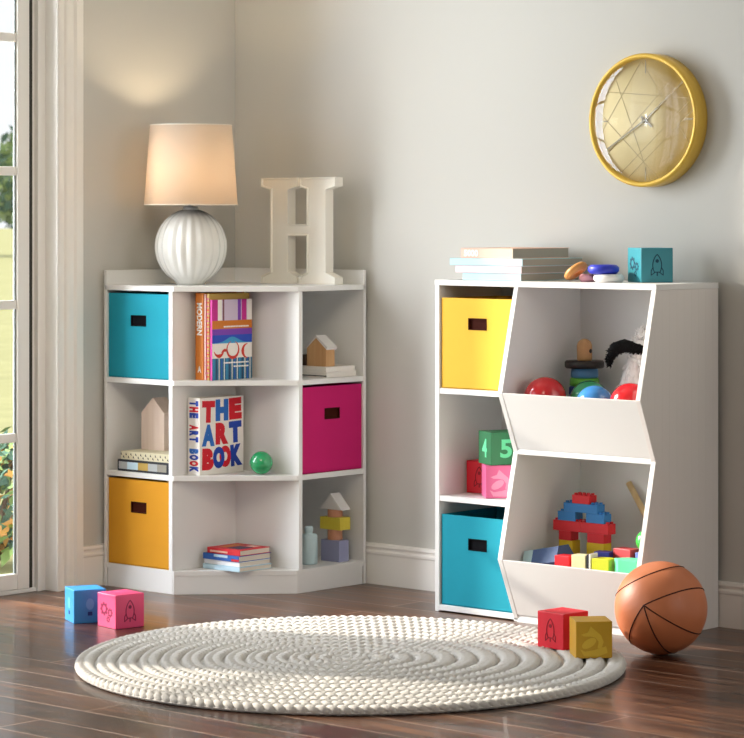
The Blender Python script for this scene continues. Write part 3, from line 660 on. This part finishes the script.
# --- THE ART BOOK
w, l, t = .176, .219, .048
ab = standing(w, l, t, 'c_white', 'white upright book titled THE ART BOOK in big red and blue letters', .3085, -.500, .3365)
rows = [('THE', ['a_red', 'a_blue', 'a_red'], .183, .062), ('ART', ['a_blue', 'a_red', 'a_dblue'], .116, .062), ('BOOK', ['a_red', 'a_dblue', 'a_red', 'a_dblue'], .048, .062)]
for word, cols, cy, hh in rows:
    xs = {3: [.034, .088, .142], 4: [.032, .075, .101, .146]}[len(word)]; ww = {3: .051, 4: .046}[len(word)]
    for k, ch in enumerate(word):
        dy = [0, .004, .007, .009][k]
        link_mesh(fitted_text(ch, ww, hh, cols[k], 'cover_letter', .0072, .0004 + .0001 * (k % 2)), 'cover_letter', ab, frame_mat((xs[k], cy - .004 + dy * .6, t + .0001 + .0001 * (k % 2)), (1, -.03 + .03 * k, 0), (.03 - .03 * k, 1, 0)))
zz = l - .012
for k, ch in enumerate('THE ART BOOK'):
    if ch == ' ': continue
    link_mesh(fitted_text(ch, .0150, .036, ['a_dblue', 'a_red', 'a_dblue'][k % 3] if k != 8 else 'a_blue', 'spine_letter', .004), 'spine_letter', ab, frame_mat((-.0001, l - .016 - k * .0170, t / 2), (0, -1, 0), (0, 0, 1)))
# --- lying books in the bottom centre cubby (spine faces -y)
def lying(x0, x1, y0, y1, z, t, cover, label, rz=0, group=None, **k):
    """spine along x, facing -y; pages visible at +x end"""
    # local x -> +y, local y -> -x (keeps right handed): placed from x1
    r = book(y1 - y0, x1 - x0, t, cover, label, (0, 0, 0), (0, 0, 0), group=group, **k)
    r.matrix_world = Matrix.Translation((x1, y0, z)) @ Matrix.Rotation(rz, 4, 'Z') @ Matrix(((0, -1, 0, 0), (1, 0, 0, 0), (0, 0, 1, 0), (0, 0, 0, 1))); return r
C_('f_white', '#e9eaea'); C_('f_blue', '#2d62b4'); C_('f_red', '#cf2a34'); C_('f_pale', '#bcd8e6'); C_('f_grey', '#a8adb0')
z = .0675
q1 = lying(.322, .470, -.455, -.322, z, .013, 'f_pale', 'pale blue and white book at the bottom of the pile in the lowest centre cubby'); z += .0133
q2 = lying(.320, .462, -.447, -.320, z, .013, 'f_white', 'white book second from the bottom of the pile in the lowest centre cubby'); z += .0133
q3 = lying(.318, .462, -.450, -.319, z, .017, 'f_blue', 'blue book with a white label under the red book in the lowest centre cubby'); z += .0173
g = MB(); g.box((-.0003, .045, .009), (0, .10, .016)); g.box((-.0003, .0, .0015), (0, .03, .008), 1); g.build('spine_label', ['f_pale', 'f_red'], q3)
q4 = lying(.330, .462, -.445, -.322, z, .016, 'f_red', 'red book on top of the pile in the lowest centre cubby')
g = MB(); g.box((.02, .02, .016), (.075, .075, .0163)); g.box((.03, .085, .016), (.10, .115, .0163), 1); g.box((.085, .03, .016), (.11, .06, .0163), 2); g.box((-.0003, .05, .004), (0, .12, .009), 3); g.build('cover_art', ['c_navy', 'c_orange', 'c_cream', 'c_peach'], q4)
# --- books in the left middle cubby
z = .3365
p1 = lying(.066, .282, -.548, -.345, z, .033, 'c_dark', 'dark picture-spined book lying under the black and cream one, left middle cubby'); 
g = MB()
for k, (a, b_, mi) in enumerate(((.012, .05, 0), (.05, .088, 1), (.088, .13, 2), (.13, .175, 3), (.175, .21, 1))): g.box((-.0004, a, .006), (0, b_, .027), mi)
g.build('spine_pictures', ['c_grey', 'f_grey', 'c_gold', 'f_pale'], p1)
C_('c_ivory', '#d9d2b4')
p2 = lying(.076, .282, -.545, -.350, z + .0333, .024, 'c_ivory', 'cream book with black dotted spine on the dark book, left middle cubby')
g = MB()
for k in range(20):
    a = .006 + k * .0102; g.prism([(a, .004 + .008 * (k % 2)), (a + .006, .006 + .008 * (k % 2)), (a + .004, .012 + .008 * (k % 2))], -.0004, 0, 0)
g.build('spine_pattern', 'c_dark', p2)
# --- books on the right top cubby
s1 = lying(.372, .542, -.172, -.040, .6065, .015, 'c_white', 'white book with black spine line at the bottom of the pair under the small house', page='c_white')
g = MB(); g.box((-.0004, 0, .003), (0, .16, .006)); g.build('spine_line', 'black', s1)
s2 = lying(.385, .538, -.170, -.042, .6065 + .0153, .015, 'c_white', 'upper white book directly beneath the small wooden house', page='c_white')
# --- books on the toy cabinet
z = H1 + .0005
yF = -.288
t1 = lying(1.148, 1.350, yF + .002, yF + .215, z, .0195, 'c_ltblue', 'pale bluish book at the very bottom of the stack on the toy cabinet', page='c_taupe'); z += .0198
t2 = lying(1.124, 1.353, yF, yF + .235, z, .0195, 'c_ltpink', 'pale pink book second from the bottom on the toy cabinet', page='c_taupe'); z += .0198
t3 = lying(1.106, 1.358, yF - .002, yF + .262, z, .0195, 'c_ltblue', 'light blue widest book second from the top on the toy cabinet', page='c_taupe'); z += .0198
t4 = lying(1.142, 1.322, yF + .002, yF + .248, z, .027, 'c_peach', 'peach book with white lettering on top of the stack on the toy cabinet', page='c_taupe')
link_mesh(fitted_text('5000', .05, .018, 't_white', 'spine_title', .0012), 'spine_title', t4, frame_mat((-.0001, .180 - .036, .0135), (0, -1, 0), (0, 0, 1)))

# ================================================================== SMALL DECOR
def house(name, x0, x1, y0, y1, z, hw, ha, body, roof, label, cat, over=.002):
    t_ = thing(name, label, cat, ((x0 + x1) / 2, (y0 + y1) / 2, z)); w2 = (x1 - x0) / 2; d2 = (y1 - y0) / 2
    g = MB(); g.prism([(-w2, 0), (w2, 0), (w2, hw), (0, ha), (-w2, hw)], -d2, d2, 1); g.build('house_body', body, t_, bevel=.001)
    if roof:
        g = MB(); d = Vector((w2, hw - ha)).normalized(); n2 = Vector((-d.y, d.x)) * .005
        for s2_ in (1, -1): g.prism([(0, ha), (s2_ * (w2 + .004), hw - .004 * (ha - hw) / w2), (s2_ * (w2 + .004 + n2.x * 1), hw + n2.y * 1), (0, ha + .0068)], -d2 - over, d2 + over, 1)
        g.build('house_roof', roof, t_)
    return t_
house('wooden_house', .452, .528, -.160, -.122, .6065 + .0308, .052, .083, 'pinewood', 'palewhite', 'small natural wood house with white roof on two books, right top cubby', 'ornament')
g = MB(); g.box((-.016, -.016, 0), (.016, .016, .032)); tag(g.build('wooden_cube', 'dark_wood_bit', None, (.424, -.135, .6065 + .0308), bevel=.001), 'tiny dark brown wooden cube left of the small wooden house', 'ornament')
house('wooden_house', .088, .184, -.475, -.420, .3365 + .0578, .108, .152, 'pinkwood', None, 'tall pinkish wooden house block standing on books in the left middle cubby', 'ornament')
# pale blue bottle
g = MB(); g.lathe([(.022, 0), (.0255, .003), (.0255, .080), (.022, .086), (.012, .088), (.010, .091), (.0125, .095), (.0125, .105), (.009, .109), (1e-4, .110)], 40)
tag(g.build('wooden_bottle', 'paleblue', None, (.487, -.188, .0675)), 'pale blue bottle-shaped toy beside the stacked shapes in the right bottom cubby', 'toy bottle')
z = .0675; cx_, cy_ = .495, -.085
GR = 'stacked wooden shapes in the right bottom cubby'
g = MB(); hexp = [(-.036, -.022), (.036, -.022), (.036, .020), (.028, .024), (-.028, .024), (-.036, .020)]; g.prism(hexp, 0, .062)
tag(g.build('stacking_shape', 'purplegrey', None, (cx_, cy_, z), bevel=.001), 'greyish purple block at the base of the stacked shapes, right bottom cubby', 'toy block', GR); z += .0622
g = MB(); g.lathe([(.022, 0), (.022, .030)], 32, smooth=False); tag(g.build('stacking_shape', 'terracotta', None, (cx_, cy_, z), bevel=.001), 'terracotta wooden cylinder between the purple and yellow blocks', 'toy block', GR); z += .0302
g = MB(); g.box((-.040, -.022, 0), (.040, .022, .036)); tag(g.build('stacking_shape', 'mustard', None, (cx_, cy_, z), bevel=.001), 'mustard yellow block in the middle of the stacked shapes', 'toy block', GR); z += .0362
g = MB(); g.lathe([(.022, 0), (.022, .022)], 32, smooth=False); tag(g.build('stacking_shape', 'terracotta', None, (cx_, cy_, z), bevel=.001), 'terracotta wooden cylinder directly under the white roof shape', 'toy block', GR); z += .0222
g = MB(); g.prism([(-.044, 0), (.044, 0), (0, .047)], -.02, .02, 1); tag(g.build('stacking_shape', 'palewhite', None, (cx_, cy_, z), bevel=.001), 'white triangular roof shape topping the stacked shapes', 'toy block', GR)
def ball(x, y, z, r, m, label): 
    g = MB(); g.sphere((0, 0, 0), r, 40, 26); return tag(g.build('toy_ball', m, None, (x, y, z + r)), label, 'ball')
ball(.460, -.357, .3365, .033, 'ball_green', 'glossy green ball on the shelf right of the art book')
# rings on the toy cabinet
def disc(x, y, z, r, h, m, label, hole=0):
    g = MB(); b_ = h * .3
    if hole: pr_ = [(hole, b_), (hole + b_ * .6, 0), (r - b_, 0), (r, b_), (r, h - b_), (r - b_, h), (hole + b_ * .6, h), (hole, h - b_), (hole, b_)]
    else: pr_ = [(1e-4, 0), (r - b_, 0), (r, b_), (r, h - b_), (r - b_, h), (1e-4, h)]
    n = 48; vs = []; fs = []
    if hole:
        pr_ = pr_[:-1]
        for a_, z_ in pr_:
            for k in range(n): vs.append((a_ * math.cos(2 * PI * k / n), a_ * math.sin(2 * PI * k / n), z_))
        for i in range(len(pr_)):
            j = (i + 1) % len(pr_)
            for k in range(n): fs.append((i * n + k, i * n + (k + 1) % n, j * n + (k + 1) % n, j * n + k))
        g.add(vs, fs, 0, True)
    else: g.lathe(pr_, n)
    return tag(g.build('toy_ring', m, None, (x, y, z)), label, 'toy ring')
disc(1.575, -.200, H1 + .0005, .040, .021, 'palewhite', 'white wooden ring lying flat under the royal blue ring', .012)
disc(1.560, -.203, H1 + .0218, .041, .024, 'royal', 'royal blue wooden ring lying on the white ring', .012)
disc(1.505, -.200, H1 + .0005, .022, .020, 'softpink', 'small soft pink ring on the cabinet top between the wooden and white rings', .006)
o = disc(1.478, -.215, H1 + .030, .034, .018, 'tan', 'natural wooden ring leaning on the small pink ring', .012)
o.rotation_euler = (0, math.radians(-38), math.radians(10)); o.location = (1.484, -.215, H1 + .0215)

# ================================================================== UPPER TOY BIN
UF = .5355
ball(1.412, -.262, UF, .057, 'ball_red', 'big glossy red ball at the left of the upper toy bin')
ball(1.502, -.188, UF, .052, 'ball_green', 'glossy green ball behind the blue one in the upper toy bin')
ball(1.588, -.278, UF, .0495, 'ball_blue', 'glossy light blue ball in the middle of the upper toy bin')
ball(1.699, -.272, UF, .055, 'ball_red', 'glossy red ball at the right of the upper toy bin')
pg = thing('stacking_toy', 'stacking toy with black disc brim and wooden peg head, in the upper toy bin', 'stacking toy', (1.428, -.112, UF))
z = 0
for r, h, m_ in ((.046, .030, 'navy'), (.044, .028, 'skyrim'), (.042, .024, 'navy'), (.040, .022, 'green'), (.037, .026, 'skyrim')):
    g = MB(); g.lathe([(r - .003, z), (r, z + .003), (r - .001, z + h - .003), (r - .004, z + h)], 40); g.build('stacking_ring', m_, pg); z += h + .0002
g = MB(); g.lathe([(.050, z), (.053, z + .004), (.053, z + .016), (.050, z + .020)], 48); g.build('brim_disc', 'blackdisc', pg); z += .020
g = MB(); pr = [(.019, z), (.0205, z + .004), (.0205, z + .038)] + [(.0205 * math.cos(t * PI / 16), z + .038 + .0205 * math.sin(t * PI / 16)) for t in range(1, 8)] + [(1e-4, z + .0585)]
g.lathe(pr, 32); hd = g.build('peg_head', 'pinewood', pg)
dirn = (Rv * .75 - Fv * .66).normalized(); g = MB(); TT = Matrix.Translation(dirn * .0195 + Vector((0, 0, z + .026))) @ dirn.to_track_quat('Z', 'Y').to_matrix().to_4x4()
g.lathe([(1e-4, 0), (.0058, 0), (.0058, .0016), (1e-4, .0016)], 20, T=TT); g.build('peg_hole', 'black', hd)
# black and white plush bird
pl_ = thing('plush_bird', 'shaggy white plush toy with a black sweeping plume in the upper toy bin', 'plush toy', (1.584, -.125, UF))
def blob(g, pts, rad, mi=0, n=14):
    # smooth tapered tube with closed ends
    P3 = []; R3 = []
    for i in range(len(pts) - 1):
        for k in range(4):
            t = k / 4; P3.append(Vector(pts[i]).lerp(Vector(pts[i + 1]), t)); R3.append(rad[i] * (1 - t) + rad[i + 1] * t)
    P3.append(Vector(pts[-1])); R3.append(rad[-1]); g.tube(P3, R3, n, mi)
def shag(g, pts, rad, n, ln_, dr, mi=0, seed=3):
    rn = random.Random(seed)
    for _ in range(n):
        i = rn.randrange(len(pts) - 1); t = rn.random(); p = Vector(pts[i]).lerp(Vector(pts[i + 1]), t); r = rad[i] * (1 - t) + rad[i + 1] * t
        d = Vector((rn.gauss(0, 1), rn.gauss(0, 1), rn.gauss(0, 1))).normalized(); a = p + d * r * .9
        e = a + (d * .5 + Vector(dr) * 1.0 + Vector((rn.gauss(0, .3), rn.gauss(0, .3), rn.gauss(0, .3)))).normalized() * ln_ * rn.uniform(.6, 1.2)
        e.z = max(e.z, .003); a.z = max(a.z, .004)
        mdl = a.lerp(e, .5) + d * ln_ * .15; mdl.z = max(mdl.z, .004); g.tube([a, mdl, e], [.0016, .0012, .0003], 4, mi)
g = MB(); bp_ = [(0, 0, 0), (.0, 0, .06), (.008, 0, .12), (.022, .0, .165)]; br_ = [.030, .032, .022, .016]
blob(g, bp_, br_); shag(g, [(0, 0, .034)] + bp_[1:], br_, 520, .020, (0, 0, -1)); g.build('white_body', 'fur_white', pl_)
R2 = Rv.copy()
hp = [Vector((.022, 0, .165)), Vector((.030, .004, .212)), Vector((.042, .008, .240))]
g = MB(); blob(g, hp, [.016, .015, .006]); shag(g, hp, [.016, .015, .006], 160, .014, (0, 0, .6), seed=5); g.build('white_head', 'fur_white', pl_)
o0 = Vector((.022, 0, .188))
cp = [o0 + R2 * .035 + Vector((0, 0, -.004)) - Fv * .016, o0 + R2 * .005 + Vector((0, 0, .002)) - Fv * .02, o0 + R2 * -.03 + Vector((0, 0, .010)) - Fv * .02, o0 + R2 * -.055 + Vector((0, 0, .002)) - Fv * .018, o0 + R2 * -.068 + Vector((0, 0, -.024)) - Fv * .016, o0 + R2 * -.070 + Vector((0, 0, -.042)) - Fv * .016]
cr_ = [.008, .012, .018, .017, .010, .003]
g = MB(); blob(g, cp, cr_); shag(g, cp, cr_, 420, .0085, tuple(R2 * -.6 + Vector((0, 0, -.6))), seed=9); g.build('black_plume', 'fur_black', pl_)

# ================================================================== LOWER TOY BIN
LF = .1005
bh = thing('brick_house', 'toy house built of red, blue and yellow studded bricks in the lower toy bin', 'brick toy', (1.474, -.165, LF))
def brick(x0, x1, z0, z1, m_, studs=None, y0=-.017, y1=.017):
    g = MB(); g.box((x0 + .0003, y0, z0 + .0002), (x1 - .0003, y1, z1)); 
    if studs is None: studs = [(x0, x1)]
    for a, b_ in studs:
        n = max(1, round((b_ - a) / .0155)); 
        for k in range(n):
            for yy in (y0 + .0085, y1 - .0085):
                g.lathe([(.0052, z1), (.0052, z1 + .0052)], 14, T=Matrix.Translation((a + (k + .5) * (b_ - a) / n, yy, 0)), smooth=False)
    g.build('brick', m_, bh, bevel=.0006, seg=1)
bh.scale = (.89, 1, .985); bh.location.x -= .006
# coordinates are local to the house, z from bin floor
brick(-.082, -.030, 0, .055, 'yellow', []); brick(-.082, -.030, .055, .112, 'yellow', [])
brick(.022, .086, 0, .055, 'yellow', []); brick(.022, .086, .055, .112, 'yellow', [])
brick(-.082, -.036, .112, .137, 'red', []); brick(.024, .086, .112, .137, 'red', [])
brick(-.104, .000, .137, .165, 'red', [(-.104, -.088), (-.030, 0)]); brick(.000, .102, .137, .165, 'red', [(0, .026), (.086, .102)])
brick(-.086, -.020, .165, .190, 'blue', [(-.086, -.064)]); brick(.020, .086, .165, .190, 'blue', [(.062, .086)])
brick(-.064, .062, .190, .214, 'blue', [(-.064, -.032), (.032, .062)])
brick(-.032, .032, .214, .237, 'red')
GB = 'loose wooden blocks in the lower toy bin'
def loose(poly, h, m_, loc, rz, label, axis=2, lo=0):
    g = MB(); g.prism(poly, lo, h, axis); o = g.build('loose_block', m_, None, loc, bevel=.0012); o.rotation_euler = (0, 0, math.radians(rz)); return tag(o, label, 'toy block', GB)
# slate block: hexagonal bar lying, long axis along x
hexb = [(.045 * math.cos(k * PI / 3), .045 * .866 + .045 * math.sin(k * PI / 3)) for k in range(6)]
g = MB(); g.prism([(y, z) for y, z in hexb], -.056, .056, 0); g.prism([(y * 1.01, z * 1.01) for y, z in hexb], -.058, -.028, 0, 1)
o = g.build('loose_block', ['slate', 'c_ltblue'], None, (1.426, -.252, LF + .03)); o.rotation_euler = (0, math.radians(-12), math.radians(2)); tag(o, 'slate blue six-sided bar with a pale end, leftmost in the lower toy bin', 'toy block', GB)
o.location.z = LF + .020
loose([(-.023, -.02), (.023, -.02), (.023, .02), (-.023, .02)], .088, 'red', (1.500, -.285, LF), 3, 'bright red block beside the slate blue bar in the lower toy bin')
loose([(-.021, -.017), (.021, -.017), (.021, .017), (-.021, .017)], .094, 'cream', (1.553, -.288, LF), 8, 'pale cream block with a dark edge stripe in the lower toy bin')
loose([(-.003, -.018), (.003, -.018), (.003, .018), (-.003, .018)], .098, 'c_dark', (1.5815, -.286, LF), 8, 'thin dark slab beside the pale cream block')
loose([(-.003, -.019), (.003, -.019), (.003, .019), (-.003, .019)], .100, 'palewhite', (1.5895, -.286, LF), 8, 'thin white slab between the dark slab and the lime block')
loose([(-.026, -.02), (.026, -.02), (.026, .012), (.008, .024), (-.026, .02)], .090, 'lime', (1.624, -.284, LF), 4, 'lime yellow block left of the mint block')
loose([(.052 * math.cos(k * PI / 3), .033 * math.sin(k * PI / 3)) for k in range(6)], .094, 'mint', (1.708, -.278, LF), 8, 'big mint green six-sided block, rightmost in the lower toy bin')
loose([(-.022, -.018), (.022, -.018), (.022, .018), (-.022, .018)], .098, 'dblue', (1.577, -.222, LF), 12, 'dark blue block behind the lime block in the lower toy bin')
loose([(-.030, -.02), (.030, -.02), (.030, .02), (-.030, .02)], .108, 'coral', (1.630, -.196, LF), -6, 'coral red block behind the mint block in the lower toy bin')
loose([(-.022, -.022), (.022, -.022), (.022, .022), (-.022, .022)], .102, 'peri', (1.690, -.190, LF), 4, 'periwinkle block under the green ball in the lower toy bin')
ball(1.690, -.190, LF + .1022, .029, 'ball_lime', 'small bright green ball on the periwinkle block in the lower toy bin')
g = MB(); g.tube([(1.523, -.042, .360), (1.726, -.082, .106)], .0085, 16); tag(g.build('wooden_stick', 'stickwood'), 'natural wooden stick leaning in the right corner of the lower toy bin', 'stick')
